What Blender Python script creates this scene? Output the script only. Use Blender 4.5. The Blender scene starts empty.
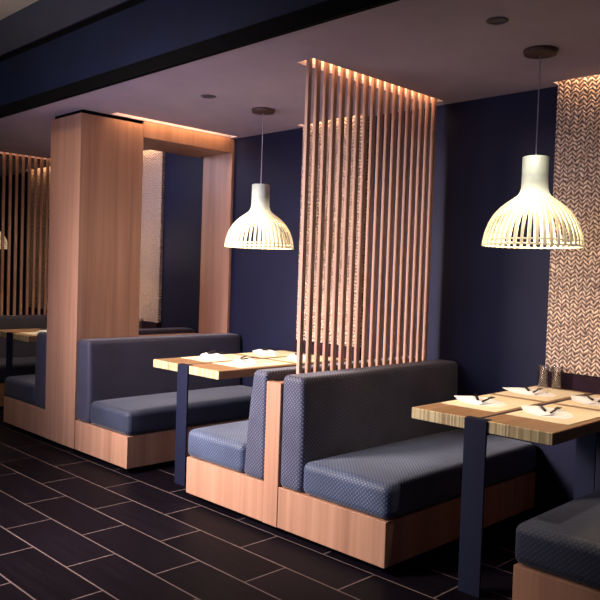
import bpy, bmesh, math, random
from mathutils import Vector, Matrix, Euler
random.seed(7)
SC = bpy.context.scene
C = SC.collection
PI = math.pi

# ------------------------------------------------------------------ materials
def new_mat(name):
    m = bpy.data.materials.new(name); m.use_nodes = True
    nt = m.node_tree; b = nt.nodes['Principled BSDF']
    return m, nt, b
def N(nt, t, **k):
    n = nt.nodes.new(t)
    for a, v in k.items():
        if a.startswith('i_'): n.inputs[a[2:].replace('_', ' ')].default_value = v
        else: setattr(n, a, v)
    return n
def L(nt, a, b): nt.links.new(a, b)
def math_n(nt, op, a, b=None, c=None):
    n = nt.nodes.new('ShaderNodeMath'); n.operation = op
    for i, v in enumerate((a, b, c)):
        if v is None: continue
        if isinstance(v, (int, float)): n.inputs[i].default_value = v
        else: L(nt, v, n.inputs[i])
    return n.outputs[0]
def ramp(nt, fac, stops):
    r = nt.nodes.new('ShaderNodeValToRGB')
    e = r.color_ramp.elements
    while len(e) < len(stops): e.new(0.5)
    for el, (p, c) in zip(e, stops): el.position = p; el.color = (*c, 1)
    L(nt, fac, r.inputs[0]); return r.outputs[0]
def bump(nt, b, h, s=.3, d=.005):
    n = nt.nodes.new('ShaderNodeBump'); n.inputs['Strength'].default_value = s
    n.inputs['Distance'].default_value = d
    L(nt, h, n.inputs['Height']); L(nt, n.outputs[0], b.inputs['Normal'])

def plain(name, col, rough=.6, metal=0, noise=.12, scale=30, bumps=0, spec=None):
    m, nt, b = new_mat(name)
    tc = N(nt, 'ShaderNodeTexCoord')
    nz = N(nt, 'ShaderNodeTexNoise', i_Scale=scale, i_Detail=3)
    L(nt, tc.outputs['Object'], nz.inputs['Vector'])
    c0 = tuple(max(0, c*(1-noise)) for c in col); c1 = tuple(min(1, c*(1+noise)) for c in col)
    L(nt, ramp(nt, nz.outputs[0], [(.3, c0), (.7, c1)]), b.inputs['Base Color'])
    b.inputs['Roughness'].default_value = rough; b.inputs['Metallic'].default_value = metal
    if bumps: bump(nt, b, nz.outputs[0], bumps, .003)
    if spec is not None: b.inputs['Specular IOR Level'].default_value = spec
    return m

def wood(name, dark, mid, light, rough=.5, axis='Z', fine=1.0):
    """straight grain running along one axis"""
    m, nt, b = new_mat(name)
    tc = N(nt, 'ShaderNodeTexCoord')
    mp = N(nt, 'ShaderNodeMapping')
    s = {'X': (.6, 22, 22), 'Y': (22, .6, 22), 'Z': (22, 22, .6)}[axis]
    mp.inputs['Scale'].default_value = tuple(v*fine for v in s)
    L(nt, tc.outputs['Object'], mp.inputs[0])
    n1 = N(nt, 'ShaderNodeTexNoise', i_Scale=1.0, i_Detail=6, i_Roughness=.6, i_Distortion=.4)
    L(nt, mp.outputs[0], n1.inputs['Vector'])
    mp2 = N(nt, 'ShaderNodeMapping')
    s2 = {'X': (.3, 5, 5), 'Y': (5, .3, 5), 'Z': (5, 5, .3)}[axis]
    mp2.inputs['Scale'].default_value = s2
    L(nt, tc.outputs['Object'], mp2.inputs[0])
    n2 = N(nt, 'ShaderNodeTexNoise', i_Scale=1.0, i_Detail=3)
    L(nt, mp2.outputs[0], n2.inputs['Vector'])
    mix = math_n(nt, 'ADD', math_n(nt, 'MULTIPLY', n1.outputs[0], .6), math_n(nt, 'MULTIPLY', n2.outputs[0], .4))
    L(nt, ramp(nt, mix, [(.3, dark), (.5, mid), (.68, light)]), b.inputs['Base Color'])
    b.inputs['Roughness'].default_value = rough
    bump(nt, b, n1.outputs[0], .15, .002)
    return m

def fabric(name, base, dot, k=.022, strength=1.0):
    """woven upholstery with rows of small pale dots on a diagonal lattice"""
    m, nt, b = new_mat(name)
    uv = N(nt, 'ShaderNodeUVMap'); uv.uv_map = 'UVMap'
    sp = N(nt, 'ShaderNodeSeparateXYZ'); L(nt, uv.outputs[0], sp.inputs[0])
    a = math_n(nt, 'ADD', sp.outputs[0], sp.outputs[1])
    d = math_n(nt, 'SUBTRACT', sp.outputs[0], sp.outputs[1])
    f = PI/k
    sa = math_n(nt, 'ABSOLUTE', math_n(nt, 'SINE', math_n(nt, 'MULTIPLY', a, f)))
    sd = math_n(nt, 'ABSOLUTE', math_n(nt, 'SINE', math_n(nt, 'MULTIPLY', d, f)))
    p = math_n(nt, 'MULTIPLY', sa, sd)
    nz = N(nt, 'ShaderNodeTexNoise', i_Scale=4.0, i_Detail=4)
    L(nt, uv.outputs[0], nz.inputs['Vector'])
    fine = N(nt, 'ShaderNodeTexNoise', i_Scale=400.0, i_Detail=2)
    L(nt, uv.outputs[0], fine.inputs['Vector'])
    mr = N(nt, 'ShaderNodeMapRange'); mr.inputs[1].default_value = .55; mr.inputs[2].default_value = .8
    L(nt, p, mr.inputs[0])
    fac = math_n(nt, 'MULTIPLY', mr.outputs[0], math_n(nt, 'MULTIPLY', nz.outputs[0], 1.5*strength))
    col = ramp(nt, nz.outputs[0], [(.3, tuple(c*.8 for c in base)), (.7, tuple(c*1.2 for c in base))])
    mx = N(nt, 'ShaderNodeMix'); mx.data_type = 'RGBA'
    L(nt, fac, mx.inputs[0]); L(nt, col, mx.inputs[6]); mx.inputs[7].default_value = (*dot, 1)
    L(nt, mx.outputs[2], b.inputs['Base Color'])
    b.inputs['Roughness'].default_value = .62
    b.inputs['Sheen Weight'].default_value = .25
    b.inputs['Sheen Roughness'].default_value = .4
    bump(nt, b, math_n(nt, 'ADD', math_n(nt, 'MULTIPLY', p, .8), math_n(nt, 'MULTIPLY', fine.outputs[0], .3)), .35, .003)
    return m

def floor_mat():
    m, nt, b = new_mat('dark plank tile')
    tc = N(nt, 'ShaderNodeTexCoord')
    mp = N(nt, 'ShaderNodeMapping'); mp.inputs['Location'].default_value = (3.055, -1.872+.252*10, 0)
    L(nt, tc.outputs['Object'], mp.inputs[0])
    br = N(nt, 'ShaderNodeTexBrick', offset=.5, offset_frequency=2, squash=1.0)
    br.inputs['Scale'].default_value = 1.0
    br.inputs['Brick Width'].default_value = .645; br.inputs['Row Height'].default_value = .252
    br.inputs['Mortar Size'].default_value = .0042; br.inputs['Mortar Smooth'].default_value = .15
    br.inputs['Color1'].default_value = (.005, .0038, .007, 1)
    br.inputs['Color2'].default_value = (.010, .0075, .013, 1)
    br.inputs['Mortar'].default_value = (.17, .135, .13, 1)
    L(nt, mp.outputs[0], br.inputs['Vector'])
    mp2 = N(nt, 'ShaderNodeMapping'); mp2.inputs['Scale'].default_value = (2, 30, 1)
    L(nt, tc.outputs['Object'], mp2.inputs[0])
    nz = N(nt, 'ShaderNodeTexNoise', i_Scale=1.0, i_Detail=5)
    L(nt, mp2.outputs[0], nz.inputs['Vector'])
    mx = N(nt, 'ShaderNodeMix'); mx.data_type = 'RGBA'; mx.blend_type = 'MULTIPLY'; mx.inputs[0].default_value = .8
    L(nt, br.outputs['Color'], mx.inputs[6])
    L(nt, ramp(nt, nz.outputs[0], [(.3, (.6, .55, .6)), (.7, (1.1, 1.05, 1.1))]), mx.inputs[7])
    L(nt, mx.outputs[2], b.inputs['Base Color'])
    b.inputs['Roughness'].default_value = .42
    L(nt, math_n(nt, 'ADD', math_n(nt, 'MULTIPLY', nz.outputs[0], .2), .38), b.inputs['Roughness'])
    b.inputs['Specular IOR Level'].default_value = .06
    bump(nt, b, math_n(nt, 'SUBTRACT', 1.0, br.outputs['Fac']), .3, .002)
    return m

def weave_panel_mat():
    """herringbone of small leaf-like chips with dark gaps"""
    m, nt, b = new_mat('leaf relief panel')
    tc = N(nt, 'ShaderNodeTexCoord')
    wob = N(nt, 'ShaderNodeTexNoise', i_Scale=26.0, i_Detail=2); L(nt, tc.outputs['Object'], wob.inputs['Vector'])
    vm = N(nt, 'ShaderNodeVectorMath', operation='MULTIPLY_ADD'); L(nt, wob.outputs['Color'], vm.inputs[0])
    vm.inputs[1].default_value = (.028, .028, .028); L(nt, tc.outputs['Object'], vm.inputs[2])
    sp = N(nt, 'ShaderNodeSeparateXYZ'); L(nt, vm.outputs[0], sp.inputs[0])
    px = .047
    u = math_n(nt, 'DIVIDE', sp.outputs[0], px)
    tri = math_n(nt, 'ABSOLUTE', math_n(nt, 'SUBTRACT', math_n(nt, 'FRACT', u), .5))      # 0..0.5
    v = math_n(nt, 'ADD', math_n(nt, 'DIVIDE', sp.outputs[2], .0245), math_n(nt, 'MULTIPLY', tri, 1.9))
    fv = math_n(nt, 'FRACT', v)
    e1 = math_n(nt, 'SUBTRACT', .5, math_n(nt, 'ABSOLUTE', math_n(nt, 'SUBTRACT', fv, .5)))  # 0 at gap
    # each arm of the chevron is a leaf pinched at both ends
    arm = math_n(nt, 'MULTIPLY', tri, 2.0)
    lens = math_n(nt, 'SQRT', math_n(nt, 'MULTIPLY', math_n(nt, 'MULTIPLY', arm, math_n(nt, 'SUBTRACT', 1.0, arm)), 4.0))
    h = math_n(nt, 'MULTIPLY', math_n(nt, 'MULTIPLY', e1, 2.0), math_n(nt, 'ADD', math_n(nt, 'MULTIPLY', lens, .8), .15))
    nz = N(nt, 'ShaderNodeTexNoise', i_Scale=34.0, i_Detail=5)
    L(nt, tc.outputs['Object'], nz.inputs['Vector'])
    hh = math_n(nt, 'MULTIPLY', h, math_n(nt, 'SUBTRACT', math_n(nt, 'MULTIPLY', nz.outputs[0], 2.6), .35))
    L(nt, ramp(nt, hh, [(.10, (.09, .06, .055)), (.34, (.46, .32, .25)), (.7, (.92, .74, .60))]), b.inputs['Base Color'])
    b.inputs['Roughness'].default_value = .55
    bump(nt, b, hh, .8, .012)
    return m

def endgrain_mat():
    """butcher block: thin laminated strips seen on the table edge and top"""
    m, nt, b = new_mat('laminated strip wood')
    tc = N(nt, 'ShaderNodeTexCoord')
    sp = N(nt, 'ShaderNodeSeparateXYZ'); L(nt, tc.outputs['Object'], sp.inputs[0])
    cell = math_n(nt, 'FLOOR', math_n(nt, 'DIVIDE', sp.outputs[0], .0075))
    wn = N(nt, 'ShaderNodeTexWhiteNoise', noise_dimensions='1D'); L(nt, cell, wn.inputs['W'])
    mp = N(nt, 'ShaderNodeMapping'); mp.inputs['Scale'].default_value = (40, 2, 40)
    L(nt, tc.outputs['Object'], mp.inputs[0])
    nz = N(nt, 'ShaderNodeTexNoise', i_Scale=1.0, i_Detail=4); L(nt, mp.outputs[0], nz.inputs['Vector'])
    f = math_n(nt, 'ADD', math_n(nt, 'MULTIPLY', wn.outputs[0], .7), math_n(nt, 'MULTIPLY', nz.outputs[0], .3))
    L(nt, ramp(nt, f, [(.1, (.26, .18, .09)), (.5, (.50, .40, .21)), (.9, (.62, .56, .36))]), b.inputs['Base Color'])
    b.inputs['Roughness'].default_value = .5
    return m

def emit(name, col, s):
    m, nt, b = new_mat(name)
    b.inputs['Base Color'].default_value = (*col, 1)
    b.inputs['Emission Color'].default_value = (*col, 1)
    b.inputs['Emission Strength'].default_value = s
    return m

M = {}
M['wood'] = wood('oak veneer', (.30, .155, .10), (.42, .23, .15), (.52, .31, .21), .5)
M['wood_slat'] = wood('oak slat', (.33, .185, .14), (.45, .265, .205), (.55, .35, .28), .5)
M['top'] = wood('table wood', (.20, .105, .055), (.33, .19, .10), (.45, .29, .17), .42, 'Y')
M['edge'] = endgrain_mat()
M['fabric'] = fabric('denim blue dotted weave', (.036, .052, .105), (.15, .19, .29), .021)
M['fabric_back'] = fabric('plum blue dotted weave', (.036, .040, .078), (.18, .19, .27), .021)
M['fabric_plain'] = fabric('plum blue fine weave', (.036, .036, .068), (.055, .055, .095))
M['fabric_seat_shaded'] = fabric('shaded blue seat weave', (.022, .029, .060), (.05, .06, .10))  # darkened seat fabric; shade on the dim benches is put into its colour
M['navy'] = plain('navy wall paint', (.009, .0105, .036), .62, 0, .15, 3, spec=.25)
M['navy_leg'] = plain('navy powder coat', (.011, .013, .034), .55, 0, .1, 60, spec=.2)
M['ceiling'] = plain('mauve grey ceiling paint', (.42, .36, .44), .8, 0, .05, 4)
M['black'] = plain('black paint', (.003, .003, .004), .8, spec=.05)
M['fascia'] = plain('deep blue fascia paint', (.004, .010, .040), .6, 0, .2, 3, spec=.12)
M['slate'] = plain('slate blue soffit paint', (.028, .036, .070), .7, 0, .1, 3)
M['cream'] = plain('cream ceiling paint', (.75, .66, .52), .8, 0, .04, 3)
M['plum'] = plain('dark plum paint', (.022, .010, .018), .7, spec=.1)
M['floor'] = floor_mat()
M['panel'] = weave_panel_mat()
M['mat'] = plain('straw placemat', (.80, .70, .50), .6, 0, .06, 120, .1)
M['napkin'] = plain('white napkin', (.90, .89, .90), .8, 0, .03, 60, .2)
M['steel'] = plain('dark steel', (.02, .018, .022), .35, .6)
M['bronze'] = plain('brown metal', (.10, .055, .045), .5, .2)
M['grey_metal'] = plain('grey metal', (.12, .10, .12), .5, .3)
M['cord'] = plain('grey cord', (.35, .32, .38), .6)
M['neck'] = plain('pale birch', (.42, .48, .45), .5, 0, .06, 40)
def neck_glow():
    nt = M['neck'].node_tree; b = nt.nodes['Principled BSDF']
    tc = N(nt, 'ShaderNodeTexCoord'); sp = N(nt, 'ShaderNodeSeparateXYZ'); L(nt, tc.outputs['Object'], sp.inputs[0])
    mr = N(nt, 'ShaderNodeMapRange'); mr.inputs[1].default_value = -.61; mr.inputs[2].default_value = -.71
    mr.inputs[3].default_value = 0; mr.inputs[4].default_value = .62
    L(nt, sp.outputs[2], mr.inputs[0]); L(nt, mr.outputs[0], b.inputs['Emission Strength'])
    b.inputs['Emission Color'].default_value = (1, .86, .60, 1)     # emission put in for lamp light through the thin shoulder
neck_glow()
def lath_mat():
    m, nt, b = new_mat('birch lath')
    tc = N(nt, 'ShaderNodeTexCoord')
    nz = N(nt, 'ShaderNodeTexNoise', i_Scale=30.0, i_Detail=3); L(nt, tc.outputs['Object'], nz.inputs['Vector'])
    L(nt, ramp(nt, nz.outputs[0], [(.3, (.74, .66, .44)), (.7, (.85, .78, .56))]), b.inputs['Base Color'])
    b.inputs['Roughness'].default_value = .5
    b.inputs['Emission Color'].default_value = (1, .84, .58, 1)     # added emission stands for bulb glow through thin birch
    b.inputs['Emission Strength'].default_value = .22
    return m
M['lath'] = lath_mat()
M['bulb'] = emit('warm bulb', (1, .80, .55), 6)
M['led'] = emit('warm led strip', (1, .62, .32), 5)
def glass_mat():
    m = bpy.data.materials.new('clear thin glass'); m.use_nodes = True
    nt = m.node_tree; nt.nodes.remove(nt.nodes['Principled BSDF'])
    tr = N(nt, 'ShaderNodeBsdfTransparent'); tr.inputs[0].default_value = (.90, .90, .93, 1)
    gl = N(nt, 'ShaderNodeBsdfGlossy'); gl.inputs['Roughness'].default_value = .04
    lw = N(nt, 'ShaderNodeLayerWeight'); lw.inputs[0].default_value = .35
    mx = N(nt, 'ShaderNodeMixShader')
    L(nt, math_n(nt, 'ADD', math_n(nt, 'MULTIPLY', lw.outputs['Facing'], .6), .05), mx.inputs[0])
    L(nt, tr.outputs[0], mx.inputs[1]); L(nt, gl.outputs[0], mx.inputs[2])
    L(nt, mx.outputs[0], nt.nodes['Material Output'].inputs[0])
    return m
M['glass'] = glass_mat()

# ------------------------------------------------------------------ mesh helpers
def box_uv(bm):
    uvl = bm.loops.layers.uv.get('UVMap') or bm.loops.layers.uv.new('UVMap')
    for f in bm.faces:
        n = f.normal; ax = max(range(3), key=lambda i: abs(n[i]))
        for l in f.loops:
            c = l.vert.co
            l[uvl].uv = ((c.y, c.z), (c.x, c.z), (c.x, c.y))[ax]
def obj(name, bm, mat, parent=None, smooth=False):
    bm.normal_update(); box_uv(bm)
    me = bpy.data.meshes.new(name); bm.to_mesh(me); bm.free()
    for m in (mat if isinstance(mat, (list, tuple)) else [mat]): me.materials.append(m)
    if smooth:
        for p in me.polygons: p.use_smooth = True
    o = bpy.data.objects.new(name, me); C.objects.link(o)
    if parent: o.parent = parent
    return o
def bx(bm, x0, x1, y0, y1, z0, z1, bevel=0, seg=2):
    x0, x1 = sorted((x0, x1)); y0, y1 = sorted((y0, y1)); z0, z1 = sorted((z0, z1))
    t = bmesh.new()
    bmesh.ops.create_cube(t, size=1)
    for v in t.verts:
        v.co = Vector(((x0+x1)/2+v.co.x*(x1-x0), (y0+y1)/2+v.co.y*(y1-y0), (z0+z1)/2+v.co.z*(z1-z0)))
    if bevel: bmesh.ops.bevel(t, geom=t.edges[:], offset=bevel, segments=seg, affect='EDGES', profile=.6)
    me = bpy.data.meshes.new('t'); t.to_mesh(me); t.free()
    bm.from_mesh(me); bpy.data.meshes.remove(me)
def box(name, dims, mat, parent=None, bevel=0, seg=2):
    bm = bmesh.new(); bx(bm, *dims, bevel=bevel, seg=seg); return obj(name, bm, mat, parent)
def lathe(bm, prof, n=32, c=(0, 0), a0=0, a1=2*PI):
    full = abs(a1-a0-2*PI) < 1e-6
    rows = []
    cnt = n if full else n+1
    for r, z in prof:
        rows.append([bm.verts.new((c[0]+r*math.cos(a0+(a1-a0)*i/n), c[1]+r*math.sin(a0+(a1-a0)*i/n), z)) for i in range(cnt)])
    for a, b in zip(rows, rows[1:]):
        for i in range(cnt if full else cnt-1):
            j = (i+1) % cnt
            bm.faces.new((a[i], a[j], b[j], b[i]))
    return rows
def tube(bm, pts, r, n=8):
    pts = [Vector(p) for p in pts]; rows = []
    for i, p in enumerate(pts):
        d = (pts[min(i+1, len(pts)-1)]-pts[max(i-1, 0)]).normalized()
        u = d.orthogonal().normalized(); w = d.cross(u)
        rows.append([bm.verts.new(p+u*r*math.cos(2*PI*k/n)+w*r*math.sin(2*PI*k/n)) for k in range(n)])
    for a, b in zip(rows, rows[1:]):
        for k in range(n): bm.faces.new((a[k], a[(k+1) % n], b[(k+1) % n], b[k]))
    bm.faces.new(rows[0][::-1]); bm.faces.new(rows[-1])
def soft_box(name, dims, mat, parent, r=.035, crown=0, warp=None, m=14):
    """upholstered block: rounded edges, optional crowned top, optional warp function"""
    x0, x1, y0, y1, z0, z1 = dims
    def ticks(a, b):
        e = [a+r*t for t in (0, .12, .3, .55, .8, 1)]
        f = [b-r*t for t in (1, .8, .55, .3, .12, 0)]
        mid = [a+r+(b-a-2*r)*i/m for i in range(1, m)]
        return e+mid+f
    T = (ticks(x0, x1), ticks(y0, y1), ticks(z0, z1))
    bm = bmesh.new(); vm = {}
    def vert(i, j, k):
        key = (i, j, k)
        if key not in vm:
            p = Vector((T[0][i], T[1][j], T[2][k]))
            q = Vector((min(max(p.x, x0+r), x1-r), min(max(p.y, y0+r), y1-r), min(max(p.z, z0+r), z1-r)))
            d = p-q
            if d.length > 1e-9: p = q+d.normalized()*r
            if crown and p.z > z1-r:
                u = (p.x-x0)/(x1-x0)*2-1; v = (p.y-y0)/(y1-y0)*2-1
                p.z += crown*(1-u**4)*(1-abs(v)**6)*(p.z-(z1-r))/r
            if warp: p = warp(p)
            vm[key] = bm.verts.new(p)
        return vm[key]
    n = [len(t)-1 for t in T]
    for ax in range(3):
        a, b = [i for i in range(3) if i != ax]
        for side in (0, n[ax]):
            for i in range(n[a]):
                for j in range(n[b]):
                    ids = []
                    for di, dj in ((0, 0), (1, 0), (1, 1), (0, 1)):
                        k = [0, 0, 0]; k[ax] = side; k[a] = i+di; k[b] = j+dj; ids.append(tuple(k))
                    flip = (side == 0) != (ax == 1)
                    if flip: ids = ids[::-1]
                    bm.faces.new([vert(*q) for q in ids])
    bmesh.ops.recalc_face_normals(bm, faces=bm.faces[:])
    return obj(name, bm, mat, parent, smooth=True)

def thing(name, label, cat, loc=(0, 0, 0), rz=0, group=None):
    o = bpy.data.objects.new(name, None); C.objects.link(o)
    o.empty_display_size = .1
    o.location = loc; o.rotation_euler = (0, 0, rz)
    o['label'] = label; o['category'] = cat
    if group: o['group'] = group
    return o
def tag(o, label, cat, group=None):
    o['label'] = label; o['category'] = cat
    if group: o['group'] = group
    return o
def struct(o): o['kind'] = 'structure'; return o
def dup(root, loc, label=None, rz=None):
    r = root.copy(); C.objects.link(r); r.location = loc
    if rz is not None: r.rotation_euler = (0, 0, rz)
    if label: r['label'] = label
    for ch in list(root.children):
        c = ch.copy(); C.objects.link(c); c.parent = r
        for g in list(ch.children):
            d = g.copy(); C.objects.link(d); d.parent = c
    return r
def light(kind, name, loc, power, col, rot=(0, 0, 0), size=None, size_y=None, spot=None, radius=None):
    d = bpy.data.lights.new(name, kind); d.energy = power; d.color = col
    if kind == 'AREA':
        d.shape = 'RECTANGLE'; d.size = size; d.size_y = size_y or size
    if kind == 'SPOT': d.spot_size = spot; d.spot_blend = .7
    if radius is not None and kind in ('POINT', 'SPOT'): d.shadow_soft_size = radius
    o = bpy.data.objects.new(name, d); C.objects.link(o); o.location = loc; o.rotation_euler = rot
    return o

# ------------------------------------------------------------------ key dimensions
YF, YW, ZC = 2.63, 4.05, 2.48         # bench fronts, rear wall, booth ceiling
YE = 2.41                             # front edge of the booth ceiling
XL, XR = -12.0, 1.2

# ------------------------------------------------------------------ the setting
struct(box('floor', (XL, XR, -1.6, YW, -.06, 0), M['floor']))
struct(box('wall_back', (XL, XR, YW, YW+.12, 0, 3.1), M['navy']))
struct(box('wall_left', (XL-.12, XL, -1.6, YW, 0, 3.1), M['navy']))

slots = [(-2.86, -2.735, 2.78, 3.96),      # over the slat screens
         (-7.56, -7.435, 2.78, 3.96),
         (-4.88, -4.79, 2.86, 4.0)]       # beside the wooden portal
pslots = [(-2.00, -1.34), (-4.04, -3.41), (-6.56, -5.90), (-8.65, -7.99)]
for a, b in pslots: slots.append((a, b, 3.955, YW))
def ceiling_mesh():
    xs = sorted({XL, XR, *[s[0] for s in slots], *[s[1] for s in slots]})
    ys = sorted({YE, YW, *[s[2] for s in slots], *[s[3] for s in slots]})
    bm = bmesh.new()
    for xa, xb in zip(xs, xs[1:]):
        for ya, yb in zip(ys, ys[1:]):
            mx, my = (xa+xb)/2, (ya+yb)/2
            if any(s[0] < mx < s[1] and s[2] < my < s[3] for s in slots): continue
            bx(bm, xa, xb, ya, yb, ZC, ZC+.02)
    bmesh.ops.remove_doubles(bm, verts=bm.verts[:], dist=1e-5)
    return bm
struct(obj('ceiling', ceiling_mesh(), M['ceiling']))
for i, (xa, xb, ya, yb) in enumerate(slots):
    bm = bmesh.new(); t = .012; z1 = ZC+.11
    bx(bm, xa-t, xb+t, ya-t, yb+t, z1, z1+t)
    bx(bm, xa-t, xa, ya-t, yb+t, ZC+.021, z1); bx(bm, xb, xb+t, ya-t, yb+t, ZC+.021, z1)
    bx(bm, xa, xb, ya-t, ya, ZC+.021, z1)
    if yb < YW-.01: bx(bm, xa, xb, yb, yb+t, ZC+.021, z1)
    struct(obj('trim_%d' % (i+1), bm, M['cream']))
# stepped bulkhead in front of the booth ceiling
struct(box('trim_20', (XL, XR, YE-.03, YE, ZC-.004, ZC+.075), M['black']))
struct(box('trim_21', (XL, XR, YE-.012, YE+.05, ZC+.075, 2.90), M['fascia']))
struct(box('trim_22', (XL, XR, YE+.0, YE+.05, 2.90, 2.95), M['black']))  # black strip put in for the shade between the two steps
struct(box('trim_23', (XL, XR, YE-.014, YE+.05, 2.95, 3.22), M['slate']))
struct(box('ceiling_aisle', (XL, XR, -1.6, YE-.014, 3.22, 3.25), M['cream']))

# ------------------------------------------------------------------ patterned wall panels
PW = ['on the navy wall behind the nearest table', 'behind the tall slat screen of the middle booth',
      'seen through the opening of the wooden portal', 'at the far left behind the distant slat screen']
for i, (a, b) in enumerate(pslots):
    r = thing('decorative_wall_panel', 'tan leaf-relief wall panel ' + PW[i], 'wall panel', ((a+b)/2, YW, .80), group='patterned wall panels')
    w = (b-a)/2
    box('relief_sheet', (-w, w, -.034, -.002, .05, 1.74), M['panel'], r)
    box('ledge', (-w, w, -.05, -.002, -.20, .045), M['plum'], r, .003)

# ------------------------------------------------------------------ booth benches
def make_bench(label, x0, s, tb, Lx, fabs, lean=.02, y1=4.035):
    """x0 is the divider side; the seat opens towards s."""
    r = thing('booth_bench', label, 'bench', (x0, YF, 0), group='upholstered booth benches')
    D = y1-YF
    box('base', (0, s*(Lx-.008), .004, D, .04, .252), M['wood'], r, .002, 1)
    box('plinth', (s*.01, s*(Lx-.06), .055, D, 0, .0395), M['black'], r)
    def X(a, b): return tuple(sorted((s*a, s*b)))
    g = .003
    def back_warp(p):
        t = (p.z-.26)/.58; u = abs(p.x)/tb
        x = p.x - s*lean*t*max(0, u)            # front face leans back
        x += s*.008*math.sin(PI*min(max(t, 0), 1))*(u > .5)
        return Vector((x, p.y, p.z))
    xa, xb = X(g, tb)
    soft_box('backrest', (xa, xb, 0, D, .254, .838), fabs[0], r, .03, 0, back_warp)
    xa, xb = X(tb+.002, Lx)
    soft_box('seat_cushion', (xa, xb, 0, D, .254, .418), fabs[1], r, .038, .012)
    return r
FB = (M['fabric_back'], M['fabric']); FP = (M['fabric_plain'], M['fabric_seat_shaded'])
make_bench('blue dotted booth bench in front of the tall slat screen, facing the nearest table', -2.745, 1, .162, .715, FB, .005)
make_bench('blue booth bench left of the narrow wood post, facing the middle table', -2.855, -1, .175, .69, FB, .065)
make_bench('shaded blue booth bench backed against the right side of the wooden portal', -4.879, 1, .19, .70, FP)
make_bench('shadowed booth bench at the left side of the wooden portal', -5.34, -1, .20, .76, FP)
make_bench('distant booth bench under the far slat screen, facing the far left table', -7.445, 1, .15, .70, FP)
make_bench('dim booth bench cut off at the bottom right corner', -.71, -1, .15, .705, FP)

# ------------------------------------------------------------------ dividers and slat screens
def make_divider(x, label):
    r = thing('booth_divider', label, 'divider', (x, YF, 0), group='wood dividers between bench backs')
    box('post', (-.054, .054, 0, .045, .04, .79), M['wood'], r, .002, 1)
    box('core_panel', (-.046, .046, .046, 1.40, .04, .785), M['wood'], r)
    box('plinth', (-.04, .04, .055, 1.40, 0, .0395), M['black'], r)
    return r
make_divider(-2.80, 'narrow light wood post between the two dotted bench backs')
make_divider(-7.5, 'wood divider beneath the far left slat screen')
def make_screen(x, label):
    r = thing('slat_screen', label, 'screen', (x, 2.80, .787), group='vertical wood slat screens')
    n = 18
    for k in range(n):
        y = k*(3.935-2.80)/(n-1)
        box('slat', (-.011, .011, y-.0135, y+.0135, 0, 1.80), M['wood_slat'], r, .0015, 1)
    return r
make_screen(-2.785, 'tall screen of pinkish wood slats standing on the central bench back')
make_screen(-7.5, 'dim distant slat screen at the far left edge behind the wooden portal')

# ------------------------------------------------------------------ wooden portal
r = thing('wooden_portal', 'full-height light wood partition with a tall rectangular opening', 'partition', (-5.11, YF, 0))
w = .23
box('column', (-w, w-.004, 0, .52, .04, 2.452), M['wood'], r, .002, 1)
box('painted_shadow_cap', (-w+.02, w-.02, .02, .518, 2.4525, 2.479), M['black'], r)  # black inset added for the dark shading at the column top
box('lintel', (-w+.001, w-.001, .521, 1.389, 2.355, 2.478), M['wood'], r, .002, 1)
box('far_jamb', (-.165, w-.001, 1.39, 1.417, .04, 2.478), M['wood'], r, .002, 1)
box('sill', (-w+.002, w-.006, .521, 1.389, .04, .80), M['wood'], r, .002, 1)
box('plinth', (-w+.01, w-.01, .055, 1.41, 0, .0395), M['black'], r)

# ------------------------------------------------------------------ tables
def make_table(x, label, dims=None):
    r = thing('booth_table', label, 'table', (x, 2.79, 0), group='wood booth tables')
    W, D, z0, z1 = .345, 1.205, .708, .76
    bm = bmesh.new(); bx(bm, -W, W, 0, D, z0, z1, .003, 1)
    for f in bm.faces:
        f.material_index = 1 if abs(f.calc_center_median().y) < .01 else 0
    obj('tabletop', bm, [M['top'], M['edge']], r)
    box('inlay_strip', (-.010, .006, .01, D-.01, z1, z1+.0012), M['navy_leg'], r)
    box('front_leg', (-.054, .054, -.012, -.0008, 0, z1+.001), M['navy_leg'], r, .001, 1)
    box('strap_lip', (-.054, .054, -.0005, .03, z1+.0012, z1+.003), M['navy_leg'], r)
    box('leg_flange', (-.054, .054, -.0005, .07, z0-.008, z0-.0005), M['navy_leg'], r)
    box('rear_leg', (-.054, .054, D-.10, D-.088, 0, z0-.001), M['navy_leg'], r, .001, 1)
    box('foot_plate', (-.054, .054, 0, .09, .0005, .01), M['navy_leg'], r)
    return r
TX = [-1.69, -3.80, -6.34]
tabs = [make_table(TX[0], 'nearest wood table with a navy flat leg, at the right'),
        make_table(TX[1], 'middle wood table between the portal bench and the dotted bench'),
        make_table(TX[2], 'partly hidden wood table left of the wooden portal')]
ZT = .7602

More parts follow.
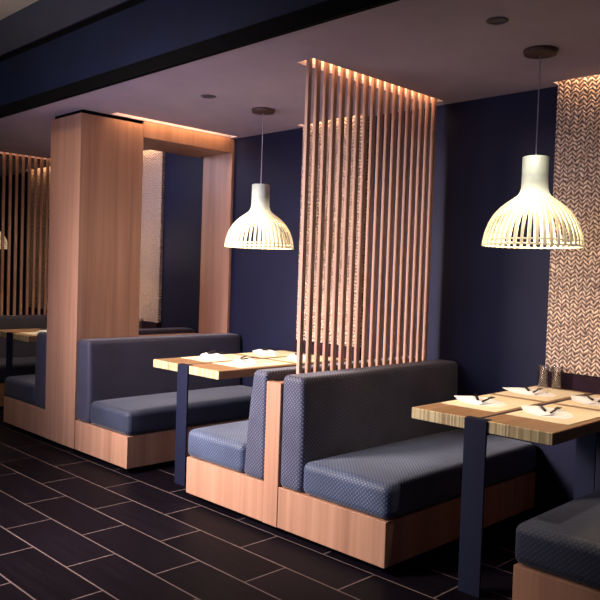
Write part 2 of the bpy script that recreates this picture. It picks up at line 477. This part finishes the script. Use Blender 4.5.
# place settings
def napkin_mesh(h=.018):
    bm = bmesh.new()
    # folded fan: broad rounded end, pointed end, three stacked layers with a raised ridge
    for k in range(3):
        sc_ = 1-.16*k; z = .0005+.0035*k
        out = []
        for x, y in ((-.115, -.01), (-.07, .055), (0, .072), (.07, .060), (.125, .045), (.115, -.02), (.06, -.062), (-.02, -.066), (-.085, -.05)):
            out.append((x*sc_+.006*k, y*sc_-.004*k))
        a = [bm.verts.new((x, y, z)) for x, y in out]
        b = [bm.verts.new((x*.985, y*.985, z+.0028)) for x, y in out]
        bm.faces.new(a[::-1]); bm.faces.new(b)
        for i in range(len(a)):
            j = (i+1) % len(a); bm.faces.new((a[i], a[j], b[j], b[i]))
    def ridge(p0, p1, hw, hh):
        p0, p1 = Vector(p0), Vector(p1); d = (p1-p0).normalized(); s = Vector((-d.y, d.x, 0))
        n = 6; rows = []
        for i in range(n+1):
            t = i/n; q = p0.lerp(p1, t); a = math.sin(PI*(.12+.76*t))
            rows.append([bm.verts.new(q+s*hw*c+Vector((0, 0, hh*a*z))) for c, z in ((-1, 0), (-.5, .75), (0, 1), (.45, .6), (1, 0))])
        for a, b in zip(rows, rows[1:]):
            for i in range(4): bm.faces.new((a[i], b[i], b[i+1], a[i+1]))
        bm.faces.new([v for v in rows[0]]); bm.faces.new([v for v in rows[-1]][::-1])
    ridge((-.07, .02, .009), (.07, .035, .009), .022, h)
    ridge((-.04, -.035, .009), (.05, -.012, .009), .016, h*.8)
    bmesh.ops.recalc_face_normals(bm, faces=bm.faces[:])
    return bm
def knife_meshes(parent):
    bm = bmesh.new(); bx(bm, -.006, .006, -.085, 0, 0, .007, .002, 2); obj('handle', bm, M['steel'], parent)
    bm = bmesh.new()
    pts = [(-.005, 0), (.005, 0), (.008, .03), (.008, .07), (.003, .095), (-.005, .10)]
    a = [bm.verts.new((x, y, .0025)) for x, y in pts]; b = [bm.verts.new((x, y, .0045)) for x, y in pts]
    bm.faces.new(a[::-1]); bm.faces.new(b)
    for i in range(6): bm.faces.new((a[i], a[(i+1) % 6], b[(i+1) % 6], b[i]))
    obj('blade', bm, M['steel'], parent)
def fork_meshes(parent):
    bm = bmesh.new(); bx(bm, -.005, .005, -.085, 0, 0, .006, .002, 2); bx(bm, -.0025, .0025, 0, .04, .001, .005)
    obj('handle', bm, M['steel'], parent)
    bm = bmesh.new(); bx(bm, -.011, .011, .0405, .052, .0015, .0045)
    for k in range(4): bx(bm, -.011+k*.0063, -.0079+k*.0063, .052, .095, .0015, .004)
    obj('tines', bm, M['steel'], parent)
knife0 = fork0 = napkin_me = mat_me = None
def setting(t, dx, y, rot, where, big=False, cutlery=True, table=''):
    """placemat, folded napkin, knife and fork for one seat"""
    global knife0, fork0, napkin_me, mat_me
    x = TX[t]+dx; s = 1 if dx > 0 else -1
    if mat_me is None:
        o = box('placemat', (-.148, .148, -.22, .22, 0, .0025), M['mat'], None, .001, 1); mat_me = o.data
    else:
        o = bpy.data.objects.new('placemat', mat_me); C.objects.link(o)
    o.location = (x, y, ZT)
    tag(o, 'pale straw placemat on ' + where, 'placemat', 'placemats on the booth tables')
    if napkin_me is None:
        o = obj('folded_napkin', napkin_mesh(), M['napkin']); napkin_me = o.data
    else:
        o = bpy.data.objects.new('folded_napkin', napkin_me); C.objects.link(o)
    nx, ny = x-.045, y-.02
    o.location = (nx, ny, ZT+.0027); o.rotation_euler = (0, 0, rot); o.scale = (1.35, 1.5, .5)
    if big: o.scale = (1.35, 1.35, 1.1)
    tag(o, 'folded white napkin on the placemat on ' + where, 'napkin', 'folded napkins')
    if not cutlery: return
    zt = ZT+.0027+(.0137 if not big else .0300)
    for kind, ddx, ddy, rr in (('knife', -.035, .01, .62), ('fork', .035, -.005, .25)):
        first = knife0 if kind == 'knife' else fork0
        lab = 'black %s lying on the napkin on %s' % (kind, where)
        loc = (nx+ddx, ny+ddy, zt)
        if first is None:
            q = thing('table_' + kind, lab, kind, loc, rr, 'dark cutlery on the napkins')
            (knife_meshes if kind == 'knife' else fork_meshes)(q)
            if kind == 'knife': knife0 = q
            else: fork0 = q
        else: dup(first, loc, lab, rr)
N0, N1, N2 = 'the nearest table', 'the middle table', 'the far left table'
setting(0, -.18, 3.22, 2.6, 'the front left quarter of ' + N0)
setting(0, .165, 3.22, 2.4, 'the front right quarter of ' + N0)
setting(0, -.18, 3.72, 2.7, 'the rear left quarter of ' + N0)
setting(0, .165, 3.72, 2.3, 'the rear right quarter of ' + N0)
setting(1, -.18, 3.22, 2.6, 'the front left quarter of ' + N1, True)
setting(1, .165, 3.22, 2.4, 'the front right quarter of ' + N1, True)
setting(1, -.18, 3.72, 2.7, 'the rear left quarter of ' + N1, True)
setting(1, .165, 3.72, 2.3, 'the rear right quarter of ' + N1, True)
setting(2, .165, 3.08, 2.4, 'the front right quarter of ' + N2, True)
setting(2, .165, 3.66, 2.4, 'the rear right quarter of ' + N2, True)

# drinking glasses
def glass_mesh():
    bm = bmesh.new()
    prof = [(.0005, .0), (.026, .0), (.028, .004), (.033, .125), (.0335, .127), (.0315, .127), (.0265, .012), (.0005, .010)]
    lathe(bm, prof, 28)
    bmesh.ops.recalc_face_normals(bm, faces=bm.faces[:])
    return bm
g0 = obj('drinking_glass', glass_mesh(), M['glass'], smooth=True)
for i, (x, y, lab) in enumerate([(-1.965, 3.925, 'clear glass tumbler at the rear corner of the nearest table, left one'),
                                 (-1.893, 3.945, 'clear glass tumbler nearest the patterned panel, right one of the pair'),
                                 (-6.10, 3.945, 'glass tumbler seen through the portal opening, beside the panel')]):
    o = g0 if i == 0 else g0.copy()
    if i: C.objects.link(o)
    o.location = (x, y, ZT+.0005); tag(o, lab, 'glass', 'glass tumblers')

# ------------------------------------------------------------------ pendants
ZR = 1.527
def make_pendant(x, y, label):
    r = thing('pendant_lamp', label, 'lamp', (x, y, ZC), group='slatted white pendant lamps')
    z = ZR-ZC
    bm = bmesh.new()
    lathe(bm, [(.0005, -.0005), (.08, -.0005), (.082, -.006), (.076, -.022), (.01, -.026), (.0005, -.026)], 32)
    obj('ceiling_canopy', bm, M['bronze'], r, True)
    bm = bmesh.new(); tube(bm, [(0, 0, -.02), (0, 0, z+.42)], .003); obj('cord', bm, M['cord'], r)
    # neck flares into the shoulder; outer and inner skins
    out = [(.058, .438), (.0625, .436), (.0625, .31), (.064, .285), (.070, .265), (.082, .247), (.098, .233)]
    inn = [(a-.006, b-.005) for a, b in out[::-1][:-1]]
    bm = bmesh.new()
    prof = [(.0005, .432)]+[(a, b) for a, b in out]+inn
    lathe(bm, [(a, b+z) for a, b in prof], 40)
    bmesh.ops.recalc_face_normals(bm, faces=bm.faces[:])
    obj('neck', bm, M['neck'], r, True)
    # laths: curved ribs from the shoulder to the rim
    dome = [(.084, .2455), (.103, .231), (.128, .214), (.157, .190), (.187, .156), (.211, .115), (.228, .068), (.237, .025), (.239, .0)]
    n = 44
    ring = bmesh.new()
    for zz, rr in ((.030, .2345), (.006, .237)):
        lathe(ring, [(rr-.005, zz+z-.004), (rr+.001, zz+z-.004), (rr+.001, zz+z+.004), (rr-.005, zz+z+.004), (rr-.005, zz+z-.004)], 48)
    obj('rim_ring', ring, M['lath'], r, True)
    for k in range(n):
        a = 2*PI*k/n; bm = bmesh.new()
        ca, sa = math.cos(a), math.sin(a); rows = []
        for i, (rr, zz) in enumerate(dome):
            hw = min(PI*rr/n*.97, max(.0070, .0094-.03*max(0, rr-.13))); th = .003
            p, q = dome[max(i-1, 0)], dome[min(i+1, len(dome)-1)]
            d = Vector((q[0]-p[0], q[1]-p[1])).normalized(); nn = Vector((-d.y, d.x))
            if nn.x < 0: nn = -nn
            row = []
            for sgn, o in ((-1, 0), (1, 0), (1, -1), (-1, -1)):
                R_ = rr+.0015+nn.x*th*o; Z_ = zz+z+nn.y*th*o
                row.append(bm.verts.new((R_*ca-sgn*hw*sa, R_*sa+sgn*hw*ca, Z_)))
            rows.append(row)
        for u, v in zip(rows, rows[1:]):
            for i in range(4): bm.faces.new((u[i], u[(i+1) % 4], v[(i+1) % 4], v[i]))
        bm.faces.new(rows[0]); bm.faces.new(rows[-1][::-1])
        bmesh.ops.recalc_face_normals(bm, faces=bm.faces[:])
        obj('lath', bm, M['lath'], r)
    bm = bmesh.new(); bmesh.ops.create_uvsphere(bm, u_segments=20, v_segments=12, radius=.032)
    for v in bm.verts: v.co.z += z+.215
    obj('bulb', bm, M['bulb'], r, True)
    return r
p0 = make_pendant(-1.775, 3.37, 'white slatted dome pendant lamp hanging over the nearest table')
PX = [(-1.775, 3.37), (-3.855, 3.44), (-6.40, 3.44), (-8.50, 3.44)]
PL = [None, 'white slatted dome pendant lamp hanging over the middle table',
      'pendant lamp almost hidden behind the wooden portal column', 'distant pendant lamp cut off at the left edge']
for i in (1, 2, 3): dup(p0, (*PX[i], ZC), PL[i])
PWR = [9, 9, 12, 1]
for x, y in PX:
    light('POINT', 'pendant_light', (x, y, ZR+.13), PWR.pop(0), (1, .74, .48), radius=.04)

# ------------------------------------------------------------------ ceiling downlights
d0 = None
for i, (x, y, lab) in enumerate([(-1.72, 2.87, 'small round ceiling fitting in front of the nearest pendant'),
                                 (-3.85, 2.96, 'small round ceiling fitting in front of the middle pendant')]):
    if d0 is None:
        d0 = thing('recessed_downlight', lab, 'downlight', (x, y, ZC), group='round ceiling fittings')
        bm = bmesh.new(); lathe(bm, [(.030, -.0005), (.048, -.0005), (.048, -.004), (.034, -.008), (.030, -.006), (.030, -.0005)], 32)
        obj('trim_ring', bm, M['grey_metal'], d0, True)
        bm = bmesh.new(); lathe(bm, [(.0005, -.003), (.029, -.003), (.029, -.001), (.0005, -.001)], 24); obj('lens', bm, M['grey_metal'], d0, True)
    else: dup(d0, (x, y, ZC), lab)

# ------------------------------------------------------------------ lighting
WARM = (1, .64, .38)
for i, (xa, xb, ya, yb) in enumerate(slots):
    wall = i >= 3
    pw = 3.0 if wall else (5.5, 2.0, 4.0)[i]
    light('AREA', 'cove_light', ((xa+xb)/2, (ya+yb)/2, ZC+.105), pw, WARM, (0, 0, 0), (xb-xa)*.8, (yb-ya)*.9)
for (x, y), p in zip([(-1.70, 3.1), (-3.82, 3.1), (-6.34, 3.1)], (58, 60, 22)):
    light('SPOT', 'table_spot', (x, y, ZC-.02), p, (1, .86, .66), (0, 0, 0), spot=math.radians(62), radius=.03)
def aim(loc, tgt):
    return (Vector(tgt)-Vector(loc)).to_track_quat('-Z', 'Y').to_euler()
def soft(name, loc, tgt, p, col, sx, sy, spread):
    o = light('AREA', name, loc, p, col, aim(loc, tgt), sx, sy); o.data.spread = math.radians(spread); return o
soft('aisle_front_fill', (-4.4, -.4, 2.7), (-3.35, 2.8, .75), 52, (1, .84, .72), 1.0, .7, 54)  # added soft fill, brightens the bench fronts
soft('floor_grout_fill', (-3.1, 1.5, 3.1), (-3.15, 1.35, 0), 7, (1, .85, .75), .15, .15, 40)  # added fill with no fitting, picks out the floor grout
soft('booth_wash', (-5.9, 3.1, 2.4), (-5.6, 4.05, 1.5), 8, (.85, .78, 1), .5, .2, 150)  # added fill, lifts the wall seen through the portal
soft('cool_front_fill', (-3.5, -1.3, 1.5), (-3.7, 3.0, .9), 20, (.62, .66, 1), 1.2, 1.0, 62)  # added bluish fill from the open side, no window there
soft('ceiling_wash', (-4.2, .3, .9), (-4.1, 3.2, 2.48), 10, (.95, .78, .95), 1.0, .6, 100)  # added low fill, brightens the booth ceiling from below
light('AREA', 'aisle_ceiling_fill', (-5.0, .9, 2.95), 45, (1, .86, .66), (PI, 0, 0), 2.5, .4)  # added up-facing fill, brightens the cream aisle ceiling
w = bpy.data.worlds.new('world'); SC.world = w; w.use_nodes = True
bg = w.node_tree.nodes['Background']; bg.inputs[0].default_value = (.40, .34, .70, 1); bg.inputs[1].default_value = .07

SC.view_settings.view_transform = 'Standard'
SC.view_settings.look = 'None'
SC.view_settings.gamma = .94
SC.cycles.use_denoising = True
SC.cycles.max_bounces = 6

# ------------------------------------------------------------------ camera
H = 1.36
Rm = ((0.70627312, 0.04854438, -0.70627312), (0.70717188, -0.00193282, 0.70703903), (0.03295767, -0.99881916, -0.03569432))
# rows are world X, Y, Z in image axes (right, down, forward)
X_, Y_, Z_ = (Vector(v) for v in Rm)
cd = bpy.data.cameras.new('camera'); cam = bpy.data.objects.new('camera', cd); C.objects.link(cam)
cd.sensor_width = 36; cd.lens = 36*742/600; cd.clip_start = .05
right = Vector((X_[0], Y_[0], Z_[0])); down = Vector((X_[1], Y_[1], Z_[1])); fwd = Vector((X_[2], Y_[2], Z_[2]))
m = Matrix.Identity(4)
for i in range(3):
    m[i][0] = right[i]; m[i][1] = -down[i]; m[i][2] = -fwd[i]
m[2][3] = H
cam.matrix_world = m
SC.camera = cam
